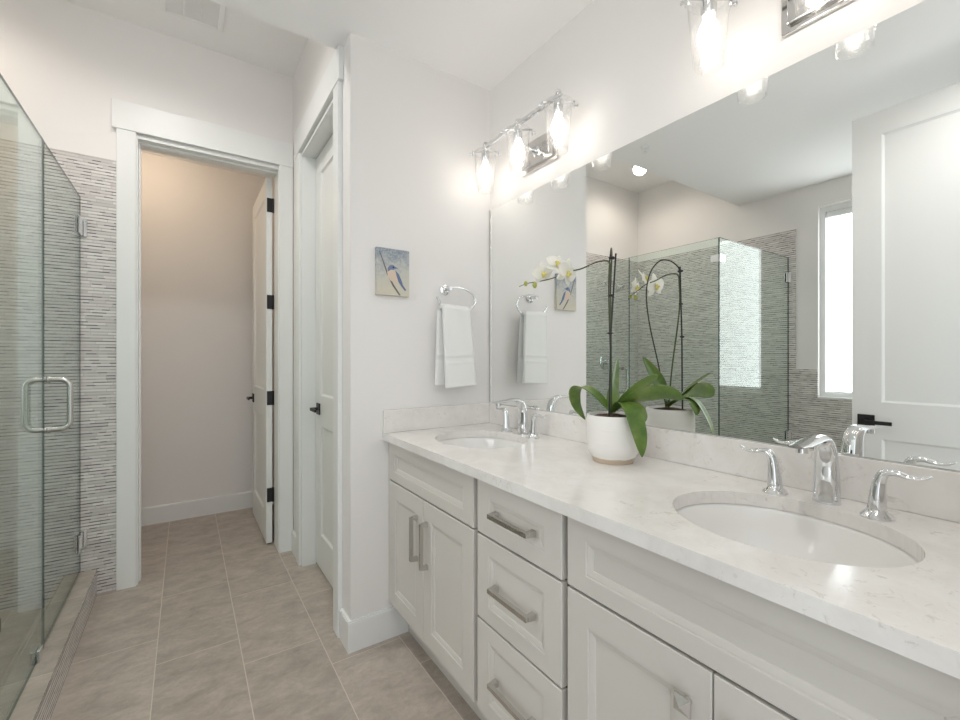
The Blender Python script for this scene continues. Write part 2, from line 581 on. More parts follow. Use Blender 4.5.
bm = bmesh.new()
WY0, WY1, WZ0, WZ1 = 0.62, 1.367, 0.92, 2.424
box(bm, WL, XL, -0.12, WY0, 0, ZA)
box(bm, WL, XL, WY1, YB, 0, ZA)
box(bm, WL, XL, WY0, WY1, 0, WZ0)
box(bm, WL, XL, WY0, WY1, WZ1, ZA)
struct('wall_left', bm, M_wall, 'painted outside wall with the narrow window seen in the mirror', 'wall')

bm = bmesh.new()
box(bm, XM, WX, -0.12, YE, 0, ZC)
struct('wall_right', bm, M_wall, 'painted wall behind the long mirror and vanity', 'wall')

bm = bmesh.new()
box(bm, XL, -0.290, -0.10, YF, 0, ZC)
box(bm, 0.66, XM, -0.10, YF, 0, ZC)
box(bm, -0.290, 0.66, -0.10, YF, 2.47, ZC)
struct('wall_front', bm, M_wall, 'wall with the doorway the picture is taken from', 'wall')

bm = bmesh.new()
box(bm, 1.20, 1.26, 1.99, 3.02, 0, 2.6); box(bm, 0.70, 1.20, 1.99, 2.00, 0, 2.6); box(bm, 0.70, 1.20, 3.01, 3.02, 0, 2.6); box(bm, 0.70, 1.20, 2.0, 3.01, 2.59, 2.6)
struct('wall_light_block', bm, M_wall, 'added unseen walls blocking stray light behind the closed side door', 'wall')  # added out of view so no outside light leaks round the side door

# tile cladding (structure)
bm = bmesh.new()
box(bm, XL, -0.306, YB - 0.010, YB, 0, 2.285)
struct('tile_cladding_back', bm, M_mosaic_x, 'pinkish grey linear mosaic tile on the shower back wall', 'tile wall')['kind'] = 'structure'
bm = bmesh.new()
box(bm, XL, XL + 0.010, 1.517, YB - 0.010, 0, 2.285)
box(bm, XL, XL + 0.010, WY1, 1.517, 0, 1.145)
box(bm, XL, XL + 0.010, YF, WY1, 0, WZ0)
box(bm, XL, XL + 0.010, YF, WY0, WZ0, 1.145)
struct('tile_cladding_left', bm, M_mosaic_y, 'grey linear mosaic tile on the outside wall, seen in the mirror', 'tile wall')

# shower floor and curb
bm = bmesh.new(); box(bm, XL + 0.01, -0.52, 1.64, YB - 0.01, 0.0, 0.02)
struct('shower_floor', bm, M_floor, 'tiled floor of the glass shower', 'floor')
curb = thing('shower_curb', 'low tiled shower curb with mosaic front below the glass panels', 'shower curb', (-0.45, 2.3, 0))
bm = bmesh.new()
box(bm, -0.52, -0.390, 1.50, YB - 0.012, 0.0, 0.124)
box(bm, XL + 0.012, -0.52, 1.50, 1.64, 0.0, 0.124)
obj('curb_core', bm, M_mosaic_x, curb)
bm = bmesh.new()
box(bm, -0.53, -0.383, 1.493, YB - 0.012, 0.124, 0.134)
box(bm, XL + 0.012, -0.53, 1.493, 1.65, 0.124, 0.134)
obj('curb_top', bm, M_floor, curb)
bm = bmesh.new()
box(bm, -0.390, -0.384, 1.494, YB - 0.012, 0.0, 0.122)
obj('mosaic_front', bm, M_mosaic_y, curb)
bm = bmesh.new()
box(bm, -0.385, -0.382, 1.493, YB - 0.012, 0.121, 0.1345)
obj('metal_edge_trim', bm, M_nickel, curb)

# ------------------------------------------------------------------ baseboards
BH = 0.13


def bboard(name, label, *runs):
    bm = bmesh.new()
    for r in runs:
        x0, x1, y0, y1 = r
        box(bm, x0, x1, y0, y1, 0, BH - 0.006)
        ix, iy = (0.0, 0.0)
        # eased top edge
        t = 0.004
        if (x1 - x0) < (y1 - y0): box(bm, x0 + (t if name.endswith('side') else 0), x1, y0, y1, BH - 0.006, BH)
        else: box(bm, x0, x1, y0 + t, y1, BH - 0.006, BH)
    o = struct(name, bm, M_trim, label, 'baseboard')
    return o


bboard('baseboard_end', 'white baseboard at the foot of the towel ring wall', (XS - 0.014, 0.8345, YE - 0.014, YE))
bboard('baseboard_side', 'white baseboard on the side wall either side of the closed door', (XS - 0.014, XS, YE, 1.943), (XS - 0.014, XS, 2.840, 2.996))
bboard('baseboard_closet', 'white baseboard on the far wall of the small room', (-0.86, 0.62, 4.046, 4.06))

# ------------------------------------------------------------------ doors, casings
# back door casing
bm = bmesh.new()
YC = 2.998
bbox(bm, -0.305, -0.222, YC, YB, 0, 2.456, 0.002)
bbox(bm, 0.4915, 0.572, YC, YB, 0, 2.456, 0.002)
bbox(bm, -0.324, 0.574, YC - 0.004, YB, 2.456, 2.606, 0.002)
# jamb lining + stop
box(bm, -0.228, -0.215, YB - 0.006, 3.166, 0, DH)
box(bm, 0.488, 0.502, YB - 0.006, 3.166, 0, DH)
box(bm, -0.215, 0.488, YB - 0.006, 3.166, DH - 0.015, DH)
box(bm, -0.215, -0.206, 3.06, 3.10, 0, DH - 0.015)
box(bm, -0.206, 0.488, 3.06, 3.10, DH - 0.026, DH - 0.015)
struct('trim_1', bm, M_trim, 'white casing and jamb around the open back door', 'door casing')
# side door casing
bm = bmesh.new()
XC = 0.556
bbox(bm, XC, XS, 2.750, 2.832, 0, 2.456, 0.002)
bbox(bm, XC, XS, 1.945, 2.024, 0, 2.456, 0.002)
bbox(bm, XC - 0.004, XS, 1.925, 2.850, 2.456, 2.603, 0.002)
box(bm, XS - 0.006, 0.706, 2.730, 2.745, 0, DH)
box(bm, XS - 0.006, 0.706, 2.030, 2.045, 0, DH)
box(bm, XS - 0.006, 0.706, 2.045, 2.730, DH - 0.015, DH)
box(bm, 0.686, 0.706, 2.716, 2.730, 0, DH - 0.015)
box(bm, 0.686, 0.706, 2.045, 2.060, 0, DH - 0.015)
box(bm, 0.686, 0.706, 2.060, 2.716, DH - 0.029, DH - 0.015)
struct('trim_2', bm, M_trim, 'white casing and jamb around the closed side door', 'door casing')
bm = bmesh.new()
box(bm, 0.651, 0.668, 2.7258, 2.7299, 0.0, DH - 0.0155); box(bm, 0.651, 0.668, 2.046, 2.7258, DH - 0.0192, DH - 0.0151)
sl = obj('gap_shade_strip', bm, M_dark, bpy.data.objects['trim_2'])  # dark strip added to draw the shade in the door gap
# doorway jamb behind the camera
bm = bmesh.new()
box(bm, -0.290, -0.275, -0.10, YF, 0, 2.47); box(bm, 0.645, 0.66, -0.10, YF, 0, 2.47); box(bm, -0.275, 0.645, -0.10, YF, 2.455, 2.47)
struct('trim_3', bm, M_trim, 'white jamb of the doorway the picture is taken from', 'door casing')


def slab(bm, ax, a0, a1, f0, f1, z0, z1):
    """two-panel shaker door. ax: 'x' or 'y' = width axis; f0,f1 = faces on the other axis"""
    def bx(u0, u1, g0, g1, w0, w1):
        if ax == 'y': box(bm, g0, g1, u0, u1, w0, w1)
        else: box(bm, u0, u1, g0, g1, w0, w1)
    st = 0.114
    r1, r2 = 0.84, 1.018
    bx(a0, a0 + st, f0, f1, z0, z1); bx(a1 - st, a1, f0, f1, z0, z1)
    bx(a0 + st, a1 - st, f0, f1, z1 - st, z1)
    bx(a0 + st, a1 - st, f0, f1, r1, r2)
    bx(a0 + st, a1 - st, f0, f1, z0, z0 + 0.2)
    d = 0.009
    for p0, p1 in ((z0 + 0.2, r1), (r2, z1 - st)):
        bx(a0 + st, a1 - st, f0 + d, f1 - d, p0, p1)
        # sloped sticking on both faces
        e = 0.010
        for s in (0, 1):
            fo, fi = (f0 + 0.002, f0 + d) if s == 0 else (f1 - 0.002, f1 - d)
            O = [(a0 + st, p0), (a1 - st, p0), (a1 - st, p1), (a0 + st, p1)]
            I = [(a0 + st + e, p0 + e), (a1 - st - e, p0 + e), (a1 - st - e, p1 - e), (a0 + st + e, p1 - e)]
            mk = (lambda u, f, w: (f, u, w)) if ax == 'y' else (lambda u, f, w: (u, f, w))
            ov = [bm.verts.new(mk(u, fo, w)) for u, w in O]; iv = [bm.verts.new(mk(u, fi, w)) for u, w in I]
            for k in range(4): bm.faces.new((ov[k], ov[(k + 1) % 4], iv[(k + 1) % 4], iv[k]))


def lever(parent, p, out, along, name='door_handle'):
    """square rose with a flat lever; p on the face, out / along unit vectors"""
    o, a, z = Vector(out), Vector(along), Vector((0, 0, 1)); p = Vector(p)
    bm = bmesh.new()

    def ob(c, ha, ho, hz):
        vs = []
        t = bmesh.new(); box(t, -ha, ha, -ho, ho, -hz, hz)
        bmesh.ops.bevel(t, geom=list(t.edges), offset=0.0015, segments=1, affect='EDGES')
        m = Matrix((a, o, z)).transposed().to_4x4(); m.translation = c
        bmesh.ops.transform(t, matrix=m, verts=t.verts)
        me = bpy.data.meshes.new('t'); t.to_mesh(me); t.free(); bm.from_mesh(me); bpy.data.meshes.remove(me)
    ob(p + o * 0.004, 0.033, 0.004, 0.033)
    hd = obj(name, bm, M_black, parent)
    hd['label'] = 'black square lever handle'
    bm = bmesh.new()
    tube(bm, [p + o * 0.008, p + o * 0.046], 0.010, 12)
    ob(p + o * 0.044 + a * 0.047, 0.058, 0.005, 0.009)
    obj('lever', bm, M_black, hd)
    return hd


def hinge_set(parent, zs, mk):
    for zz in zs:
        bm = bmesh.new(); mk(bm, zz); h = obj('hinge', bm, M_black, parent)
        h['label'] = 'black butt hinge'


# open closet door: opens into the small room, lying along Y
d1 = bpy.data.objects.new('door_1', None); C.objects.link(d1); d1.location = (0.445, 3.17, 0)
d1['kind'] = 'structure'; d1['label'] = 'white panelled door standing open into the small room'; d1['category'] = 'door'
bm = bmesh.new(); slab(bm, 'y', 3.174, 3.884, 0.441, 0.476, 0.012, 2.425); obj('door_slab', bm, M_door, d1)
lever(d1, (0.441, 3.82, 0.925), (-1, 0, 0), (0, -1, 0))


def mk(bm, zz):
    bbox(bm, 0.4445, 0.4775, 3.1690, 3.1735, zz - 0.046, zz + 0.046, 0.001, 1)
    tube(bm, [(0.4815, 3.1735, zz - 0.047), (0.4815, 3.1735, zz + 0.047)], 0.0062, 10)


hinge_set(d1, (2.245, 1.605, 0.97, 0.33), mk)

# closed side door
d2 = bpy.data.objects.new('door_2', None); C.objects.link(d2); d2.location = (0.67, 2.05, 0)
d2['kind'] = 'structure'; d2['label'] = 'white panelled door closed in the side wall'; d2['category'] = 'door'
bm = bmesh.new(); slab(bm, 'y', 2.049, 2.7255, 0.649, 0.684, 0.012, 2.4255); obj('door_slab', bm, M_door, d2)
lever(d2, (0.649, 2.655, 0.937), (-1, 0, 0), (0, -1, 0))

# entry door, open beside the camera, seen in the mirror
d3 = bpy.data.objects.new('door_3', None); C.objects.link(d3); d3.location = (-0.246, 0.03, 0)
d3['kind'] = 'structure'; d3['label'] = 'white panelled door with black lever, open and reflected in the mirror'; d3['category'] = 'door'
bm = bmesh.new(); slab(bm, 'y', 0.030, 0.787, -0.264, -0.229, 0.012, 2.442); obj('door_slab', bm, M_door, d3)
lever(d3, (-0.229, 0.731, 0.921), (1, 0, 0), (0, -1, 0))
lever(d3, (-0.264, 0.731, 0.921), (-1, 0, 0), (0, -1, 0))
bm = bmesh.new(); bbox(bm, -0.259, -0.234, 0.786, 0.789, 0.890, 0.952, 0.0008, 1); obj('latch_plate', bm, M_black, d3)

# window
bm = bmesh.new()
fx0, fx1 = -1.66, -1.585
for r in ((WY0, WY0 + 0.035, WZ0, WZ1), (WY1 - 0.035, WY1, WZ0, WZ1), (WY0 + 0.035, WY1 - 0.035, WZ0, WZ0 + 0.045), (WY0 + 0.035, WY1 - 0.035, WZ1 - 0.045, WZ1)):
    box(bm, fx0, fx1, *r)
box(bm, fx1, XL + 0.012, WY0, WY1, WZ0, WZ0 + 0.012)
w1 = bpy.data.objects.new('window_1', None); C.objects.link(w1); w1.location = (-1.6, 0.99, WZ0)
w1['kind'] = 'structure'; w1['label'] = 'narrow white framed window in the outside wall, seen in the mirror'; w1['category'] = 'window'
obj('window_frame', bm, M_trim, w1)
bm = bmesh.new(); box(bm, -1.652, -1.646, WY0 + 0.035, WY1 - 0.035, WZ0 + 0.045, WZ1 - 0.045); obj('pane', bm, M_winglass, w1)
sh = thing('roller_shade', 'white roller shade glowing with daylight in the narrow mirrored window', 'window shade', (-1.62, 0.99, WZ0 + 0.047))
bm = bmesh.new(); box(bm, -1.622, -1.618, WY0 + 0.037, WY1 - 0.037, WZ0 + 0.055, WZ1 - 0.085); obj('shade_fabric', bm, M_shade, sh)
bm = bmesh.new(); bbox(bm, -1.626, -1.614, WY0 + 0.037, WY1 - 0.037, WZ0 + 0.0452, WZ0 + 0.056, 0.003); obj('bottom_bar', bm, M_trim, sh)
bm = bmesh.new(); bbox(bm, -1.643, -1.592, WY0 + 0.036, WY1 - 0.036, WZ1 - 0.090, WZ1 - 0.0455, 0.006); obj('head_box', bm, M_trim, sh)

# ------------------------------------------------------------------ shower glass
XG = -0.449
GT = 0.0070


def pane(bm, x0, x1, y0, y1, z0, z1):
    """glass sheet; narrow faces get the edge material (slot 1)"""
    fs = box(bm, x0, x1, y0, y1, z0, z1)
    thin_x = (x1 - x0) < (y1 - y0)
    for f in fs:
        n = f.normal if f.normal.length > 0 else (f.normal_update() or f.normal)
        big = abs(n.x) > 0.5 if thin_x else abs(n.y) > 0.5
        f.material_index = 0 if big else 1


CZ = 0.1345
sd = thing('shower_door', 'hinged clear glass shower door with chrome pull next to the back wall', 'shower door', (XG, 2.66, CZ))
bm = bmesh.new(); pane(bm, XG - GT / 2, XG + GT / 2, 2.3035, YB - 0.022, CZ + 0.012, 2.06); obj('glass_panel', bm, [M_glass, M_edge], sd)
for zz in (1.905, 0.30):
    bm = bmesh.new()
    bbox(bm, XG - 0.0125, XG - 0.0050, 2.925, 2.985, zz - 0.045, zz + 0.045, 0.002)
    bbox(bm, XG + 0.0050, XG + 0.0125, 2.925, 2.985, zz - 0.045, zz + 0.045, 0.002)
    bbox(bm, XG - 0.028, XG + 0.028, YB - 0.0165, YB - 0.0105, zz - 0.045, zz + 0.045, 0.001)
    tube(bm, [(XG, YB - 0.018, zz - 0.03), (XG, YB - 0.018, zz + 0.03)], 0.007, 12)
    h = obj('hinge', bm, M_chrome, sd); h['label'] = 'chrome glass hinge'
bm = bmesh.new()
for s in (-1, 1):
    x0 = XG + s * GT / 2; xo = XG + s * 0.065
    yh, za, zb = 2.372, 0.953, 1.150
    pts = [(x0, yh, zb)]
    for k in range(7):
        a = PI / 2 * k / 6
        pts.append((xo - s * 0.03 + s * 0.03 * math.sin(a), yh, zb - 0.03 + 0.03 * math.cos(a)))
    for k in range(7):
        a = PI / 2 * k / 6
        pts.append((xo - s * 0.03 + s * 0.03 * math.cos(a), yh, za + 0.03 - 0.03 * math.sin(a)))
    pts.append((x0, yh, za))
    tube(bm, pts, 0.0102, 14)
    for zz in (za, zb): lathe(bm, [(0.014, 0), (0.014, s * 0.005)], (x0, yh, zz), 18, 'X')
h = obj('pull_handle', bm, M_nickel, sd, smooth='auto'); h['label'] = 'rounded chrome D pull on both sides of the glass'
bm = bmesh.new(); box(bm, XG - 0.003, XG + 0.003, 2.3035, YB - 0.022, CZ + 0.001, CZ + 0.0125); obj('bottom_seal', bm, M_winglass, sd)


def clip(bm, x, y, z, ax):
    if ax == 'y':
        for s in (-1, 1): bbox(bm, x + s * 0.0088 - 0.0038, x + s * 0.0088 + 0.0038, y - 0.022, y + 0.022, z - 0.022, z + 0.022, 0.0015)
    else:
        for s in (-1, 1): bbox(bm, x - 0.022, x + 0.022, y + s * 0.0088 - 0.0038, y + s * 0.0088 + 0.0038, z - 0.022, z + 0.022, 0.0015)


sp = thing('shower_glass_panel', 'fixed clear glass shower panel nearest the camera, left picture edge', 'shower panel', (XG, 1.93, CZ))
bm = bmesh.new(); pane(bm, XG - GT / 2, XG + GT / 2, 1.573, 2.2995, CZ + 0.001, 2.061); obj('glass_panel', bm, [M_glass, M_edge], sp)
for y in (2.215, 1.66):
    bm = bmesh.new(); clip(bm, XG, y, CZ + 0.0225, 'y'); obj('clip', bm, M_chrome, sp)
bm = bmesh.new()
bbox(bm, XG + 0.0052, XG + 0.0125, 1.566, 1.622, 1.895, 1.945, 0.0015)
bbox(bm, XG - 0.055, XG + 0.0125, 1.5555, 1.5625, 1.895, 1.945, 0.0015)
obj('corner_clamp', bm, M_chrome, sp)
sr = thing('shower_return_panel', 'glass shower side panel fixed to the outside wall, seen in the mirror', 'shower panel', (-1.0, 1.568, CZ))
bm = bmesh.new(); pane(bm, XL + 0.014, XG + GT / 2, 1.5632, 1.5722, CZ + 0.001, 2.061); obj('glass_panel', bm, [M_glass, M_edge], sr)
for zz in (1.895, 0.60):
    bm = bmesh.new()
    for s in (-1, 1): bbox(bm, XL + 0.016, XL + 0.066, 1.5677 + s * 0.0088 - 0.004, 1.5677 + s * 0.0088 + 0.004, zz - 0.04, zz + 0.04, 0.0015)
    bbox(bm, XL + 0.0102, XL + 0.0155, 1.545, 1.590, zz - 0.04, zz + 0.04, 0.001)
    obj('wall_clip', bm, M_chrome, sr)

# shower head and valve on the back wall (seen in the mirror)
yt = YB - 0.010
shd = thing('rain_shower', 'chrome shower head on a bent arm in the mirrored shower', 'shower head', (-0.99, yt, 2.0))
bm = bmesh.new(); lathe(bm, [(0.032, 0), (0.030, -0.008), (0.014, -0.014)], (-0.99, yt, 2.005), 24, 'Y'); obj('flange', bm, M_chrome, shd, smooth='auto')
bm = bmesh.new(); tube(bm, smooth_path([(-0.99, yt - 0.01, 2.005), (-0.985, yt - 0.08, 2.010), (-0.972, yt - 0.15, 1.985), (-0.966, yt - 0.185, 1.955)], 6), 0.011, 12); obj('arm', bm, M_chrome, shd, smooth='auto')
bm = bmesh.new()
lathe(bm, [(0.012, 0.05), (0.018, 0.035), (0.045, 0.012), (0.055, 0.0), (0.053, -0.006)], (0, 0, 0), 28)
bmesh.ops.transform(bm, matrix=Matrix.Translation((-0.955, yt - 0.215, 1.915)) @ Matrix.Rotation(math.radians(-35), 4, 'X') @ Matrix.Rotation(math.radians(14), 4, 'Y'), verts=bm.verts)
obj('spray_head', bm, M_chrome, shd, smooth='auto')
sv = thing('shower_valve', 'round chrome shower valve plate with lever in the mirrored shower', 'shower valve', (-0.99, yt, 1.193))
bm = bmesh.new(); lathe(bm, [(0.082, 0), (0.080, -0.006), (0.070, -0.010), (0.030, -0.013)], (-0.99, yt, 1.193), 36, 'Y'); obj('plate', bm, M_chrome, sv, smooth='auto')
bm = bmesh.new(); lathe(bm, [(0.026, -0.012), (0.024, -0.055), (0.018, -0.060)], (-0.99, yt, 1.193), 20, 'Y')
tube(bm, [(-0.99, yt - 0.05, 1.193), (-0.99, yt - 0.055, 1.10)], [0.009, 0.006], 10); obj('lever', bm, M_chrome, sv, smooth='auto')

# ------------------------------------------------------------------ ceiling fittings
vt = thing('ceiling_vent', 'white exhaust vent grille in the high ceiling', 'vent', (0.03, 2.66, ZA))
bm = bmesh.new()
x0, x1, y0, y1 = -0.11, 0.172, 2.52, 2.802
f = 0.026
for r in ((x0, x0 + f, y0, y1), (x1 - f, x1, y0, y1), (x0 + f, x1 - f, y0, y0 + f), (x0 + f, x1 - f, y1 - f, y1)):
    bbox(bm, *r, ZA - 0.018, ZA - 0.0005, 0.004)
obj('frame', bm, M_grille, vt)
bm = bmesh.new(); box(bm, x0 + f, x1 - f, y0 + f, y1 - f, ZA - 0.003, ZA - 0.0006); obj('backing', bm, M_grille_dark, vt)
bm = bmesh.new()
n = 30
for i in range(n):
    yy = y0 + f + (y1 - y0 - 2 * f) * (i + 0.5) / n
    box(bm, x0 + f, x1 - f, yy - 0.0019, yy + 0.0019, ZA - 0.013, ZA - 0.004)
for i in range(1, 3):
    xx = x0 + f + (x1 - x0 - 2 * f) * i / 3
    box(bm, xx - 0.003, xx + 0.003, y0 + f, y1 - f, ZA - 0.014, ZA - 0.004)
obj('grille', bm, M_grille, vt)

def downlight(x, y, z, label, watts, col, beam=160, blend=0.7):
    dl = thing('recessed_downlight', label, 'ceiling light', (x, y, z), 'recessed ceiling downlights')  # the shower fitting is seen; the other two are added fill lamps
    bm = bmesh.new(); lathe(bm, [(0.060, -0.001), (0.060, -0.006), (0.082, -0.004), (0.084, -0.0006)], (x, y, z), 32, cap=False); obj('trim_ring', bm, M_trim, dl)
    bm = bmesh.new(); lathe(bm, [(0.056, -0.003), (0.056, -0.0008)], (x, y, z), 32); obj('lens', bm, M_can, dl)
    ld = bpy.data.lights.new('downlight_lamp', 'SPOT'); ld.energy = watts; ld.color = col
    ld.spot_size = math.radians(beam); ld.spot_blend = blend; ld.shadow_soft_size = 0.06
    lo = bpy.data.objects.new('downlight_lamp', ld); C.objects.link(lo); lo.parent = dl; lo.location = (0, 0, -0.02)


downlight(-0.99, 2.59, ZA, 'lit recessed ceiling downlight above the shower, seen in the mirror', CAN_W, (1.0, 0.88, 0.77))
downlight(-0.12, 2.22, ZA, 'added fill lamp over the passage, unseen behind the ceiling step', ALCOVE_FILL_W, (1.0, 0.98, 0.96), 155, 1.0)
downlight(0.22, 0.20, ZC, 'added unseen fill lamp in the low ceiling above the camera', ROOM_FILL_W, (1.0, 0.98, 0.96))

spk = thing('ceiling_sprinkler', 'small white fire sprinkler head on the low ceiling, seen in the mirror', 'sprinkler', (0.108, 1.757, ZC))
bm = bmesh.new(); lathe(bm, [(0.030, -0.0005), (0.028, -0.006), (0.014, -0.008)], (0.108, 1.757, ZC), 24); obj('escutcheon', bm, M_trim, spk, smooth='auto')
bm = bmesh.new(); lathe(bm, [(0.006, -0.007), (0.006, -0.034), (0.016, -0.036), (0.016, -0.039)], (0.108, 1.757, ZC), 16); obj('deflector', bm, M_trim, spk, smooth='auto')

cl = thing('closet_ceiling_lamp', 'round white ceiling lamp inside the small room', 'ceiling light', (-0.25, 3.6, 2.75))
bm = bmesh.new(); lathe(bm, [(0.11, -0.0005), (0.11, -0.02)], (-0.25, 3.6, 2.75), 24); obj('base', bm, M_trim, cl)
bm = bmesh.new(); lathe(bm, [(0.10, -0.021), (0.09, -0.05), (0.05, -0.065), (0.01, -0.07)], (-0.25, 3.6, 2.75), 24); obj('diffuser', bm, mat_glow('lit_diffuser', (1.0, 0.80, 0.58), 2.0), cl, smooth=True)
ld = bpy.data.lights.new('closet_lamp', 'POINT'); ld.energy = CLOSET_W; ld.color = (1.0, 0.78, 0.56); ld.shadow_soft_size = 0.08
lo = bpy.data.objects.new('closet_lamp', ld); C.objects.link(lo); lo.parent = cl; lo.location = (0, 0, -0.16)

# ------------------------------------------------------------------ vanity
XF, XB = 0.740, 1.290
CT, CB = 0.906, 0.876


def front(bm, y0, y1, z0, z1, fy=0.063, fz=0.064):
    """cabinet front facing -X with a moulded recessed panel"""
    rings = [(0, 0.0, XF + 0.019), (0, 0.0, XF + 0.0018), (0, 0.0018, XF), (1, 0.0, XF), (1, 0.0015, XF + 0.0028), (1, 0.005, XF + 0.0028),
             (1, 0.016, XF + 0.0058), (1, 0.0172, XF + 0.0080)]
    R = []
    for k, ins, x in rings:
        a, b = ins + k * fy, ins + k * fz
        R.append([bm.verts.new((x, y, z)) for y, z in ((y0 + a, z0 + b), (y1 - a, z0 + b), (y1 - a, z1 - b), (y0 + a, z1 - b))])
    for a, b in zip(R, R[1:]):
        for k in range(4): bm.faces.new((a[k], a[(k + 1) % 4], b[(k + 1) % 4], b[k]))
    bm.faces.new(R[-1]); bm.faces.new(R[0][::-1])


def carcass(bm, y0, y1):
    t = 0.016
    x0, x1, z0, z1 = XF + 0.0205, XB, 0.165, CB - 0.001
    box(bm, x0, x1, y0, y0 + t, z0, z1); box(bm, x0, x1, y1 - t, y1, z0, z1)
    box(bm, x0, x1, y0 + t, y1 - t, z0, z0 + t); box(bm, x1 - 0.006, x1, y0 + t, y1 - t, z0 + t, z1)
    box(bm, x0, x0 + 0.018, y0 + t, y1 - t, z1 - 0.02, z1)
    for fc in bm.faces:
        if max(v.co.x for v in fc.verts) < x0 + 0.001: fc.material_index = 1   # front edges painted dark to deepen the shaded gaps
    box(bm, 0.836, 0.852, y0, y1, 0.0, 0.165)     # toe kick board
    box(bm, XB - 0.016, XB, y0, y1, 0.0, 0.165)


def bar_pull(parent, p0, p1):
    p0, p1 = Vector(p0), Vector(p1)
    d = (p1 - p0).normalized()
    bm = bmesh.new()
    b0, b1 = p0 - Vector((0.026, 0, 0)), p1 - Vector((0.026, 0, 0))
    tube(bm, [b0 - d * 0.005, b1 + d * 0.005], 0.0062, square=True, up=(1, 0, 0))
    for p in (p0, p1):
        tube(bm, [p - Vector((0.0005, 0, 0)), p - Vector((0.024, 0, 0))], [0.0085, 0.006], square=True, up=(0, 0, 1))
    h = obj('handle', bm, M_nickel, parent); h['label'] = 'satin nickel bar pull'
    return h


def knob(parent, y, z):
    bm = bmesh.new()
    tube(bm, [(XF - 0.0005, y, z), (XF - 0.012, y, z)], [0.008, 0.006], 12)
    R = []
    for x, h in ((XF - 0.011, 0.010), (XF - 0.017, 0.0155), (XF - 0.020, 0.0155)):
        R.append([bm.verts.new((x, y + a * h, z + b * h)) for a, b in ((-1, -1), (1, -1), (1, 1), (-1, 1))])
    for a, b in zip(R, R[1:]):
        for k in range(4): bm.faces.new((a[k], a[(k + 1) % 4], b[(k + 1) % 4], b[k]))
    bm.faces.new(R[0][::-1])
    ap = bm.verts.new((XF - 0.030, y, z))
    for k in range(4): bm.faces.new((R[-1][k], R[-1][(k + 1) % 4], ap))
    h = obj('knob', bm, M_nickel, parent); h['label'] = 'pyramid shaped satin nickel knob'


ZT0, ZT1 = 0.707, 0.866
# far unit
u1 = thing('vanity_cabinet', 'light greige two-door vanity cabinet under the far sink', 'cabinet', (0.76, 1.47, 0))
bm = bmesh.new(); carcass(bm, 1.128, 1.816); box(bm, XF + 0.006, XF + 0.022, 1.8135, 1.8315, 0.165, CB - 0.001); obj('body', bm, [M_cab, M_cab_gap], u1)
bm = bmesh.new(); front(bm, 1.136, 1.811, ZT0, ZT1, 0.057, 0.040); obj('false_front', bm, M_cab, u1)
bm = bmesh.new(); front(bm, 1.4835, 1.811, 0.168, 0.700); dA = obj('door', bm, M_cab, u1)
bm = bmesh.new(); front(bm, 1.136, 1.4805, 0.168, 0.700); dB = obj('door', bm, M_cab, u1)
bar_pull(dA, (XF, 1.530, 0.622), (XF, 1.530, 0.464))
bar_pull(dB, (XF, 1.446, 0.622), (XF, 1.446, 0.464))
# drawers
u2 = thing('vanity_drawer_unit', 'light greige three-drawer vanity unit between the two sink cabinets', 'cabinet', (0.76, 0.93, 0))
bm = bmesh.new(); carcass(bm, 0.744, 1.120); obj('body', bm, [M_cab, M_cab_gap], u2)
for z0, z1 in ((ZT0, ZT1), (0.450, 0.700), (0.168, 0.443)):
    bm = bmesh.new(); front(bm, 0.752, 1.114, z0, z1, 0.060, 0.047); dr = obj('drawer', bm, M_cab, u2)
    zc = (z0 + z1) / 2
    bar_pull(dr, (XF, 1.011, zc), (XF, 0.851, zc))
# near unit
u3 = thing('vanity_cabinet', 'light greige vanity cabinet with pyramid knobs under the near sink', 'cabinet', (0.76, 0.39, 0))
bm = bmesh.new(); carcass(bm, 0.044, 0.742); obj('body', bm, [M_cab, M_cab_gap], u3)
bm = bmesh.new(); front(bm, 0.048, 0.734, ZT0, ZT1, 0.057, 0.040); obj('false_front', bm, M_cab, u3)
bm = bmesh.new(); front(bm, 0.3955, 0.734, 0.168, 0.700); dA = obj('door', bm, M_cab, u3)
bm = bmesh.new(); front(bm, 0.048, 0.3925, 0.168, 0.700); dB = obj('door', bm, M_cab, u3)
knob(dA, 0.437, 0.628); knob(dB, 0.351, 0.628)

# worktop with two oval cut-outs
SA, SB = 0.207, 0.178          # half length (Y), half width (X)
SINKS = [(1.000, 1.480), (0.997, 0.394)]
bm = bmesh.new()
tx0, tx1, ty0, ty1 = 0.717, XM - 0.001, 0.030, YE - 0.0005
seg = 64


def loop(pts):
    vs = [bm.verts.new(p) for p in pts]
    return [bm.edges.new((vs[i], vs[(i + 1) % len(vs)])) for i in range(len(vs))]


es = loop([(tx0, ty0, CT), (tx1, ty0, CT), (tx1, ty1, CT), (tx0, ty1, CT)])
for sx, sy in SINKS:
    es += loop([(sx + SB * math.cos(2 * PI * i / seg), sy + SA * math.sin(2 * PI * i / seg), CT) for i in range(seg)])
r = bmesh.ops.triangle_fill(bm, use_beauty=True, use_dissolve=False, edges=es)
fs = [g for g in r['geom'] if isinstance(g, bmesh.types.BMFace)]
kill = [f for f in fs if any(((f.calc_center_median().x - sx) / SB) ** 2 + ((f.calc_center_median().y - sy) / SA) ** 2 < 0.98 for sx, sy in SINKS)]
bmesh.ops.delete(bm, geom=kill, context='FACES_ONLY')
ex = bmesh.ops.extrude_face_region(bm, geom=list(bm.faces))
bmesh.ops.translate(bm, vec=(0, 0, CB - CT), verts=[g for g in ex['geom'] if isinstance(g, bmesh.types.BMVert)])
ct = obj('countertop', bm, M_quartz)
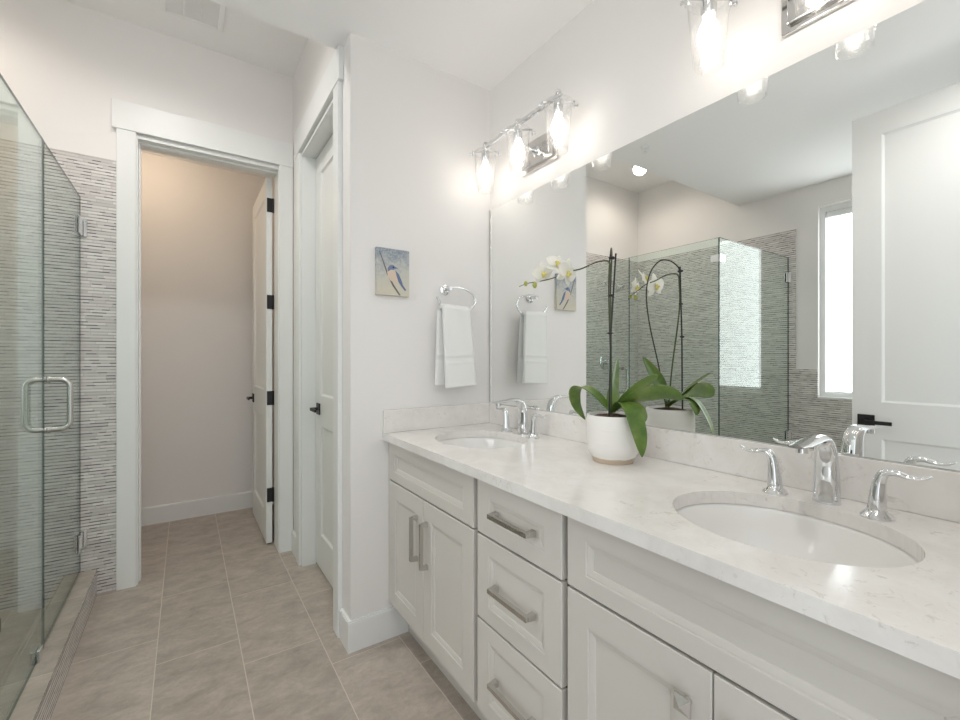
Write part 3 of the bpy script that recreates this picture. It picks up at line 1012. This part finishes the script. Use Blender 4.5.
tag(ct, 'long pale quartz countertop with two oval sink cut-outs', 'countertop')
bm = bmesh.new(); bbox(bm, 1.277, XM - 0.001, ty0, 1.812, CT + 0.0003, 1.006, 0.0015)
tag(obj('backsplash', bm, M_quartz), 'pale quartz backsplash strip below the long mirror', 'backsplash')
bm = bmesh.new(); bbox(bm, 0.7175, XM - 0.001, 1.8125, YE - 0.0005, CT + 0.0003, 1.006, 0.0015)
tag(obj('side_splash', bm, M_quartz), 'short pale quartz side splash against the towel ring wall', 'backsplash')


def sink(sx, sy, label):
    t = thing('sink_basin', label, 'sink', (sx, sy, 0.72), 'undermount oval sinks')
    prof = [(1.05, -0.0005), (1.015, -0.0005), (1.00, -0.010), (0.97, -0.045), (0.90, -0.090), (0.74, -0.122), (0.50, -0.138), (0.20, -0.145), (0.11, -0.147)]
    outp = [(1.05, -0.012), (1.03, -0.020), (1.01, -0.050), (0.94, -0.100), (0.78, -0.134), (0.50, -0.150), (0.20, -0.157), (0.11, -0.159)]
    bm = bmesh.new()
    rings = []
    for k, h in outp[::-1] + prof:
        rings.append([bm.verts.new((sx + SB * k * math.cos(2 * PI * i / 64), sy + SA * k * math.sin(2 * PI * i / 64), CB + h)) for i in range(64)])
    for a, b in zip(rings, rings[1:]):
        for i in range(64): bm.faces.new((a[i], a[(i + 1) % 64], b[(i + 1) % 64], b[i]))
    for i in range(64): bm.faces.new((rings[-1][i], rings[-1][(i + 1) % 64], rings[0][(i + 1) % 64], rings[0][i]))
    obj('bowl', bm, M_ceramic, t, smooth=True)
    bm = bmesh.new()
    lathe(bm, [(0.019, -0.165), (0.019, -0.1465), (0.030, -0.1435), (0.029, -0.142), (0.018, -0.142)], (sx, sy, CB), 28)
    sphere(bm, (sx, sy, CB - 0.141), 0.017, 1, 1, 0.25)
    obj('drain', bm, M_chrome, t, smooth='auto')
    return t


sink(*SINKS[0], 'white oval undermount sink at the far end of the countertop')
sink(*SINKS[1], 'white oval undermount sink at the near end of the countertop')


def faucet(y, label):
    x = 1.208
    t = thing('faucet', label, 'faucet', (x, y, CT), 'chrome widespread faucets')
    z = CT
    bm = bmesh.new()
    pts = smooth_path([(x + 0.004, y, z + 0.0005), (x + 0.004, y, z + 0.05), (x + 0.002, y, z + 0.100), (x - 0.008, y, z + 0.132), (x - 0.028, y, z + 0.1475),
                       (x - 0.060, y, z + 0.1505), (x - 0.100, y, z + 0.1475), (x - 0.135, y, z + 0.1445), (x - 0.160, y, z + 0.144)], 6)
    tube(bm, pts, [(0.0270, 0.021), (0.0250, 0.019), (0.0225, 0.016), (0.0205, 0.013), (0.0200, 0.0095), (0.0205, 0.0070), (0.0210, 0.0056), (0.0200, 0.0048), (0.0150, 0.003)], 24, up=(1, 0, 0.35))
    s = obj('spout', bm, M_chrome, t, smooth='auto')
    bm = bmesh.new(); lathe(bm, [(0.011, -0.0035), (0.011, -0.016), (0.008, -0.017)], (x - 0.130, y, z + 0.1455), 16); obj('aerator', bm, M_chrome, s, smooth='auto')
    for sgn in (1, -1):
        hx, hy = x - 0.016 + (0.006 if sgn > 0 else -0.006), y + (0.1 if sgn > 0 else -0.094)
        bm = bmesh.new()
        lathe(bm, [(0.028, 0.0003), (0.028, 0.003), (0.024, 0.007), (0.0175, 0.013), (0.0162, 0.018)], (hx, hy, z), 28)
        pts = smooth_path([(hx, hy, z + 0.015), (hx, hy + sgn * 0.001, z + 0.045), (hx, hy + sgn * 0.004, z + 0.075), (hx, hy + sgn * 0.012, z + 0.0935),
                           (hx, hy + sgn * 0.030, z + 0.0965), (hx, hy + sgn * 0.050, z + 0.0925), (hx, hy + sgn * 0.068, z + 0.094), (hx, hy + sgn * 0.080, z + 0.101)], 6)
        tube(bm, pts, [(0.0165, 0.0165), (0.014, 0.014), (0.0112, 0.0112), (0.010, 0.009), (0.010, 0.0062), (0.0098, 0.0046), (0.0085, 0.0034), (0.004, 0.0022)], 18, up=(0, -sgn, 0.4))
        obj('handle', bm, M_chrome, t, smooth='auto')
    return t


faucet(1.465, 'chrome two-handle faucet behind the far sink')
faucet(0.385, 'chrome two-handle faucet behind the near sink, right of the orchid')

# mirror
bm = bmesh.new()
fs = box(bm, 1.292, XM - 0.0004, 0.035, 1.822, 1.0075, 1.988)
mi = obj('wall_mirror', bm, [M_mirror, M_mirror_edge])
for p in mi.data.polygons: p.material_index = 0 if p.normal.x < -0.9 else 1
tag(mi, 'long frameless mirror above the vanity backsplash', 'mirror')
bm = bmesh.new(); box(bm, 1.2885, 1.2975, 1.8225, 1.8315, 1.0075, 1.990); box(bm, 1.2885, 1.2917, 1.8185, 1.8225, 1.0075, 1.990)
st = obj('mirror_edge_strip', bm, M_nickel, mi)
st['label'] = 'thin metal edge channel'


# ------------------------------------------------------------------ vanity lights
def vanity_light(yc, label):
    t = thing('vanity_light', label, 'wall light', (XM, yc, 2.12), 'three-shade vanity lights')
    xw, xa = XM, 1.170
    bm = bmesh.new()
    bbox(bm, xw - 0.012, xw - 0.0004, yc - 0.115, yc + 0.115, 2.070, 2.205, 0.003)
    bbox(bm, xw - 0.024, xw - 0.011, yc - 0.098, yc + 0.098, 2.086, 2.189, 0.004)
    obj('backplate', bm, M_plate, t)
    bm = bmesh.new()
    tube(bm, smooth_path([(xw - 0.022, yc, 2.140), (xw - 0.070, yc, 2.140), (xw - 0.108, yc, 2.158), (xa + 0.004, yc, 2.195), (xa, yc, 2.2235)], 6), 0.009, 12)
    lathe(bm, [(0.022, 0.0), (0.018, -0.010)], (xw - 0.024, yc, 2.140), 20, 'X')
    obj('arm', bm, M_chrome, t, smooth='auto')
    bm = bmesh.new(); tube(bm, [(xa, yc - 0.252, 2.2275), (xa, yc + 0.252, 2.2275)], 0.0068, square=True, up=(0, 0, 1))
    for s in (-1, 1): sphere(bm, (xa, yc + s * 0.254, 2.2275), 0.0085)
    obj('rod', bm, M_chrome, t)
    for k in (1, 0, -1):
        y = yc + k * 0.242
        bm = bmesh.new()
        lathe(bm, [(0.008, 0.036), (0.012, 0.030), (0.012, 0.022), (0.006, 0.016), (0.006, 0.0), (0.0195, -0.004), (0.0195, -0.050), (0.017, -0.054)], (xa, y, 2.212), 24)
        so = obj('socket', bm, M_chrome, t, smooth='auto')
        bm = bmesh.new()
        box(bm, -0.062, 0.062, -0.006, 0.006, 2.2035, 2.2060)
        for q in (-1, 1):
            box(bm, q * 0.0605 - 0.0015, q * 0.0605 + 0.0015, -0.006, 0.006, 2.181, 2.2060)
            tube(bm, [(q * 0.054, 0, 2.191), (q * 0.071, 0, 2.191)], 0.0024, 8)
            lathe(bm, [(0.0065, 0.0), (0.0065, q * 0.004)], (q * 0.071, 0, 2.191), 14, 'X')
        bmesh.ops.transform(bm, matrix=Matrix.Translation((xa, y, 0)) @ Matrix.Rotation(math.radians(-34), 4, 'Z'), verts=bm.verts)
        obj('strap', bm, M_chrome, so)
        bm = bmesh.new()
        lathe(bm, [(0.0530, 2.202), (0.0375, 2.018), (0.0345, 2.018), (0.0500, 2.202), (0.0530, 2.202)], (xa, y, 0), 40, cap=False)
        bmesh.ops.remove_doubles(bm, verts=bm.verts, dist=1e-5)
        obj('glass_shade', bm, M_shade_glass, t, smooth='auto')
        bm = bmesh.new()
        lathe(bm, [(0.012, 2.158), (0.0135, 2.148), (0.0215, 2.132), (0.0285, 2.112), (0.0300, 2.098), (0.0265, 2.082), (0.017, 2.070), (0.001, 2.066)], (xa, y, 0), 24)
        bu = obj('bulb', bm, M_bulb, t, smooth=True)
        bm = bmesh.new()
        tube(bm, [(xa, y, 2.150), (xa, y, 2.085)], [0.0035, 0.005], 8); obj('filament', bm, M_fil, bu)
        ld = bpy.data.lights.new('bulb_lamp', 'POINT'); ld.energy = BULB_W; ld.color = (1.0, 0.97, 0.935); ld.shadow_soft_size = 0.024
        lo = bpy.data.objects.new('bulb_lamp', ld); C.objects.link(lo); lo.parent = bu; lo.location = (xa - XM, y - yc, 2.10 - 2.12)
    return t


vanity_light(1.449, 'chrome three-shade vanity light over the far sink, near the end wall')
vanity_light(0.391, 'chrome three-shade vanity light over the near sink, cut by the picture top')

# ------------------------------------------------------------------ towel ring, towel, picture
tr = thing('towel_ring', 'chrome open towel ring on the end wall beside the mirror', 'towel ring', (1.026, YE, 1.56))
bm = bmesh.new(); lathe(bm, [(0.0245, -0.0004), (0.0245, -0.008), (0.018, -0.012), (0.010, -0.016)], (1.026, YE, 1.560), 28, 'Y')
tube(bm, [(1.026, YE - 0.012, 1.560), (1.026, YE - 0.064, 1.560)], 0.0085, 14)
obj('wall_post', bm, M_chrome, tr, smooth='auto')
yr = YE - 0.062
ring = smooth_path([(1.016, yr, 1.561), (1.045, yr, 1.566), (1.100, yr, 1.563), (1.145, yr, 1.545), (1.163, yr, 1.517), (1.155, yr, 1.490), (1.128, yr, 1.4695), (1.06, yr, 1.4640),
                    (1.00, yr, 1.4685), (0.976, yr, 1.480), (0.962, yr, 1.500), (0.955, yr, 1.516)], 8)
bm = bmesh.new(); tube(bm, ring, 0.0055, 12); obj('ring', bm, M_chrome, tr, smooth='auto')

tw = thing('hand_towel', 'folded white terry hand towel hanging through the towel ring', 'towel', (1.07, yr, 1.10))


def towel_sheet(x0t, x1t, x0b, x1b, ytop, ybot, ztop, zbot, th, wav, sgn, seed):
    rnd = random.Random(seed)
    bm = bmesh.new()
    nu, nv = 18, 72
    ph = rnd.random() * 6
    G = [[], []]
    for side in (0, 1):
        for j in range(nv + 1):
            t = j / nv
            row = []
            for i in range(nu + 1):
                u = i / nu
                flare = min(1, t * 1.0) ** 0.8
                x = (x0t + (x0b - x0t) * flare) * (1 - u) + (x1t + (x1b - x1t) * flare) * u
                zz = ztop + (zbot - ztop) * t
                yy = ytop + (ybot - ytop) * t + sgn * wav * math.sin(u * 7.0 + ph) * (0.25 + 0.75 * (1 - t)) * 0.6
                h = th
                band = abs(zz - 1.232)
                if band < 0.016: h = th * 0.62
                if abs(band - 0.016) < 0.005: h = th * 1.2
                e = min(u, 1 - u) * nu
                if e < 1.0: h *= 0.45 + 0.55 * e
                if t > 0.965: h *= 1.1
                zz -= 0.004 * math.sin(u * 3.1 + ph) * t
                row.append(bm.verts.new((x, yy + (h / 2 if side else -h / 2), zz)))
            G[side].append(row)
    for side in (0, 1):
        for j in range(nv):
            for i in range(nu):
                a, b, c, d = G[side][j][i], G[side][j][i + 1], G[side][j + 1][i + 1], G[side][j + 1][i]
                bm.faces.new((a, b, c, d) if side == 0 else (d, c, b, a))
    for j in range(nv):
        for i in (0, nu):
            a, b, c, d = G[0][j][i], G[1][j][i], G[1][j + 1][i], G[0][j + 1][i]
            bm.faces.new((a, b, c, d) if i == 0 else (d, c, b, a))
    for i in range(nu):
        for j in (0, nv):
            a, b, c, d = G[0][j][i], G[0][j][i + 1], G[1][j][i + 1], G[1][j][i]
            bm.faces.new((d, c, b, a) if j == 0 else (a, b, c, d))
    return bm


bm = towel_sheet(0.973, 1.122, 0.982, 1.148, yr - 0.0185, yr - 0.034, 1.466, 1.102, 0.020, 0.005, 1, 3)
# the fold over the ring
for i in range(1): pass
fold = []
nu = 18
rows = []
for k in range(9):
    a = PI * k / 8
    row = []
    for i in range(nu + 1):
        u = i / nu
        x = 0.973 + (1.122 - 0.973) * u - 0.004 * math.sin(a)
        rr = 0.0225
        row.append(bm.verts.new((x, yr - math.cos(a) * rr - 0.002, 1.462 + math.sin(a) * rr * 0.95 + 0.003 * math.sin(u * 5))))
    rows.append(row)
for a, b in zip(rows, rows[1:]):
    for i in range(nu): bm.faces.new((a[i], a[i + 1], b[i + 1], b[i]))
for e in (0, nu): bm.faces.new([r_[e] for r_ in rows])
obj('front_fold', bm, M_towel, tw, smooth=True)
bm = towel_sheet(0.968, 1.118, 0.957, 1.140, yr + 0.018, yr + 0.024, 1.464, 1.106, 0.018, 0.004, -1, 5)
obj('back_fold', bm, M_towel, tw, smooth=True)

pc = thing('bird_painting', 'small canvas painting of a blue bird on a twig, on the end wall', 'picture', (0.76, YE, 1.51))
ax0, ax1, az0, az1 = 0.683, 0.836, 1.510, 1.7155
yf = YE - 0.021
bm = bmesh.new(); bbox(bm, ax0, ax1, yf, YE - 0.0004, az0, az1, 0.0015); obj('canvas', bm, M_canvas, pc)


def paint(name, pts, col, lift, parent=pc):
    bm = bmesh.new()
    lo = [bm.verts.new((ax0 + u * (ax1 - ax0), yf - 0.0001, az1 - v * (az1 - az0))) for u, v in pts]
    hi = [bm.verts.new((ax0 + u * (ax1 - ax0), yf - lift, az1 - v * (az1 - az0))) for u, v in pts]
    n = len(pts)
    bm.faces.new(hi); bm.faces.new(lo[::-1])
    for i in range(n): bm.faces.new((lo[i], lo[(i + 1) % n], hi[(i + 1) % n], hi[i]))
    return obj(name, bm, simple('paint_' + name, col, 0.7, bump=(120, 0.4, 0.001)), parent)


def ell(cx, cy, rx, ry, rot=0, n=20):
    c, s = math.cos(rot), math.sin(rot)
    return [(cx + rx * math.cos(2 * PI * i / n) * c - ry * math.sin(2 * PI * i / n) * s,
             cy + rx * math.cos(2 * PI * i / n) * s + ry * math.sin(2 * PI * i / n) * c) for i in range(n)]


paint('twig', [(0.07, 0.08), (0.095, 0.08), (0.33, 0.52), (0.51, 0.76), (0.73, 0.985), (0.675, 0.985), (0.47, 0.79), (0.30, 0.55)], (0.16, 0.14, 0.13), 0.0004)
bd = paint('bird', [(0.36, 0.40), (0.50, 0.44), (0.60, 0.52), (0.66, 0.64), (0.62, 0.72), (0.52, 0.72), (0.40, 0.68), (0.33, 0.60), (0.31, 0.50)], (0.66, 0.53, 0.43), 0.0006)
paint('wing', [(0.56, 0.46), (0.66, 0.52), (0.74, 0.64), (0.80, 0.76), (0.90, 0.86), (0.86, 0.88), (0.74, 0.78), (0.66, 0.70), (0.60, 0.58)], (0.13, 0.18, 0.30), 0.0008, bd)
paint('head', [(0.33, 0.50), (0.33, 0.42), (0.39, 0.36), (0.48, 0.345), (0.56, 0.38), (0.65, 0.405), (0.56, 0.425), (0.50, 0.45), (0.42, 0.45), (0.37, 0.48)], (0.17, 0.23, 0.36), 0.0009, bd)
paint('eye', ell(0.50, 0.395, 0.025, 0.018), (0.02, 0.02, 0.03), 0.0011, bd)

# ------------------------------------------------------------------ orchid
PX, PY = 1.136, 0.924
pot = thing('flower_pot', 'white ribbed ceramic pot with unglazed foot on the countertop', 'flower pot', (PX, PY, CT + 0.0005))
bm = bmesh.new()
lathe(bm, [(0.061, 0.0), (0.0635, 0.003), (0.0640, 0.011), (0.071, 0.022), (0.0785, 0.037), (0.0815, 0.055), (0.0820, 0.10), (0.0815, 0.145), (0.0800, 0.1485),
           (0.0770, 0.1485), (0.0755, 0.145), (0.0755, 0.05), (0.055, 0.02)], (PX, PY, CT + 0.0005), 56)
obj('pot_body', bm, M_pot, pot, smooth='auto')
bm = bmesh.new()
lathe(bm, [(0.0750, 0.10), (0.0750, 0.134), (0.055, 0.143), (0.02, 0.149)], (PX, PY, CT + 0.0005), 32)
obj('bark_mulch', bm, M_soil, pot, smooth=True)

orc = thing('orchid_plant', 'white flowering orchid with arching stem growing in the white pot', 'plant', (PX, PY, CT + 0.14))
CB0 = Vector((PX + 0.005, PY + 0.005, 1.058))


def leaf(pts, width, roll=0.0, fold=0.18, name='leaf', tip=0.65):
    P = smooth_path([CB0] + [Vector(p) for p in pts], 7)
    n = len(P)
    hd = P[-1] - P[0]; hd.z = 0
    hd.normalize()
    side0 = hd.cross(Vector((0, 0, 1)))
    bm = bmesh.new()
    rows = []
    for i in range(n):
        t = i / (n - 1)
        T = (P[min(i + 1, n - 1)] - P[max(i - 1, 0)]).normalized()
        s = (side0 - T * side0.dot(T)).normalized()
        s = Matrix.Rotation(roll * min(1, t * 2.0), 3, T) @ s
        nm = s.cross(T).normalized()
        if nm.z < 0 and abs(nm.z) > 0.2 and i < n // 2: nm = -nm
        w = width * (0.32 + 0.68 * min(1, t / 0.38) ** 0.8) if t < 0.38 else width * (1.0 if t < tip else max(0.03, max(0, 1 - ((t - tip) / (1 - tip)) ** 2) ** (0.5 if tip > 0.6 else 0.75)))
        row = []
        for k in (-1, -0.5, 0, 0.5, 1):
            row.append(bm.verts.new(P[i] + s * (w * 0.5 * k) + nm * (abs(k) * fold * w * 0.5)))
        rows.append(row)
    for a, b in zip(rows, rows[1:]):
        for k in range(4): bm.faces.new((a[k], a[k + 1], b[k + 1], b[k]))
    o = obj(name, bm, M_leaf, orc, smooth=True)
    m = o.modifiers.new('thick', 'SOLIDIFY'); m.thickness = 0.0018; m.offset = 0
    m = o.modifiers.new('sub', 'SUBSURF'); m.levels = 1; m.render_levels = 1
    return o


leaf([(1.116, 0.975, 1.115), (1.106, 1.025, 1.137), (1.106, 1.055, 1.122), (1.128, 1.070, 1.072), (1.162, 1.064, 1.018)], 0.056, tip=0.45)
leaf([(1.150, 0.880, 1.095), (1.175, 0.820, 1.122), (1.195, 0.770, 1.128), (1.209, 0.728, 1.115)], 0.066, roll=-0.80)
leaf([(1.140, 0.880, 1.105), (1.143, 0.825, 1.148), (1.147, 0.770, 1.186)], 0.042, roll=-0.5)
leaf([(1.122, 0.880, 1.095), (1.112, 0.840, 1.082), (1.104, 0.812, 1.035), (1.098, 0.795, 0.990), (1.096, 0.787, 0.947)], 0.060, tip=0.5)
leaf([(1.145, 0.875, 1.092), (1.148, 0.840, 1.086), (1.147, 0.824, 1.062), (1.146, 0.818, 1.040)], 0.046)
leaf([(1.152, 0.940, 1.110), (1.184, 0.957, 1.175), (1.224, 0.975, 1.240)], 0.058, roll=1.3, fold=0.25, tip=0.45)

# stake and stems
bm = bmesh.new(); tube(bm, [(1.092, 0.903, 1.035), (1.099, 0.901, 1.32), (1.117, 0.897, 1.562)], 0.0028, 8)
obj('stake', bm, M_stake, orc, smooth='auto')['label'] = 'thin dark support stake'
for (x, y, z, r) in ((1.096, 0.902, 1.312, 0.006), (1.1015, 0.9035, 1.430, 0.006), (1.1055, 0.903, 1.548, 0.0075)):
    bm = bmesh.new(); sphere(bm, (x, y, z), r, 1.3, 1.3, 0.7, 12, 8); tube(bm, [(x - 0.010, y + 0.004, z), (x + 0.010, y - 0.004, z)], 0.0015, 6)
    obj('plant_clip', bm, M_stake, orc, smooth='auto')
loop_p = smooth_path([(1.140, 0.936, 1.050), (1.160, 0.952, 1.20), (1.182, 0.976, 1.36), (1.189, 0.984, 1.47), (1.180, 0.974, 1.545), (1.160, 0.952, 1.585), (1.136, 0.930, 1.588), (1.116, 0.912, 1.570), (1.107, 0.905, 1.548), (1.103, 0.905, 1.48), (1.101, 0.905, 1.43)], 8)
bm = bmesh.new(); tube(bm, loop_p, 0.0024, 8); obj('bare_stem', bm, M_stem, orc, smooth='auto')
spike = [(1.137, 0.930, 1.050), (1.126, 0.922, 1.20), (1.109, 0.910, 1.36), (1.1035, 0.9065, 1.43), (1.104, 0.908, 1.50), (1.105, 0.915, 1.538), (1.100, 0.960, 1.544), (1.089, 1.016, 1.531), (1.074, 1.065, 1.527),
         (1.060, 1.105, 1.514), (1.035, 1.148, 1.505), (1.008, 1.190, 1.500), (0.988, 1.217, 1.490)]
sp_p = smooth_path(spike, 8)
bm = bmesh.new(); tube(bm, sp_p, [0.0027, 0.0027, 0.0025, 0.0022, 0.0018, 0.0013], 8); obj('flower_stem', bm, M_greenstem, orc, smooth='auto')


def flower(c, face, tilt, size, name='flower'):
    """five white tepals round a yellow lip"""
    c = Vector(c); f = Vector(face).normalized()
    up = Vector((0, 0, 1)); up = (up - f * up.dot(f)).normalized()
    rt = up.cross(f).normalized()
    if tilt:
        R = Matrix.Rotation(tilt, 3, f); up = R @ up; rt = R @ rt
    bm = bmesh.new()

    def petal(ang, L, Wd, back, broad):
        d = rt * math.sin(ang) + up * math.cos(ang)
        s = f.cross(d)
        n = 8; rows = []
        for i in range(n + 1):
            t = i / n
            if broad: w = Wd * math.sin(PI * min(1, (0.08 + 0.92 * t)) ** 0.85) ** 0.7
            else: w = Wd * math.sin(PI * (0.10 + 0.88 * t)) ** 0.8
            row = []
            for k in (-1, -0.5, 0, 0.5, 1):
                curl = -0.10 * L * t * t + 0.06 * L * (abs(k) ** 2) * (1 if broad else -0.6)
                row.append(bm.verts.new(c + d * (L * t) + s * (w * 0.5 * k) + f * (curl - back)))
            rows.append(row)
        for a, b in zip(rows, rows[1:]):
            for k in range(4): bm.faces.new((a[k], a[k + 1], b[k + 1], b[k]))
    L = size * 0.5
    petal(0.0, L, L * 0.62, 0.002, False)
    petal(2.35, L * 0.95, L * 0.58, 0.002, False); petal(-2.35, L * 0.95, L * 0.58, 0.002, False)
    petal(1.42, L, L * 1.05, 0.0, True); petal(-1.42, L, L * 1.05, 0.0, True)
    o = obj(name, bm, M_petal, orc, smooth=True)
    m = o.modifiers.new('thick', 'SOLIDIFY'); m.thickness = 0.0008; m.offset = 0
    m = o.modifiers.new('sub', 'SUBSURF'); m.levels = 1; m.render_levels = 1
    bm = bmesh.new()
    for off, r, sx in ((f * 0.006 - up * 0.008, 0.0062, 1), (f * 0.010 - up * 0.003 + rt * 0.006, 0.004, 1), (f * 0.010 - up * 0.003 - rt * 0.006, 0.004, 1), (f * 0.006 + up * 0.003, 0.004, 1)):
        sphere(bm, c + off, r, 1, 1, 1.2, 12, 8)
    obj('lip', bm, M_lip, o, smooth=True)
    return o


def ray_pt(px, py, Y):
    c, s = math.cos(math.radians(33.965)), math.sin(math.radians(33.965))
    return None


flower((1.034, 1.143, 1.530), (-0.25, -0.96, -0.08), 0.15, 0.084)
flower((1.050, 1.088, 1.556), (-0.30, -0.86, 0.38), -0.45, 0.088)
flower((1.050, 1.040, 1.518), (0.12, -0.98, -0.14), -0.25, 0.102)
for p, q, r in (((1.000, 1.194, 1.4985), (0.9985, 1.193, 1.4965), 0.0075), ((1.012, 1.160, 1.490), (1.026, 1.162, 1.503), 0.0088)):
    bm = bmesh.new(); sphere(bm, p, r, 0.9, 0.9, 1.25, 14, 10)
    tube(bm, [p, q], 0.0011, 6)
    obj('bud', bm, M_bud, orc, smooth=True)
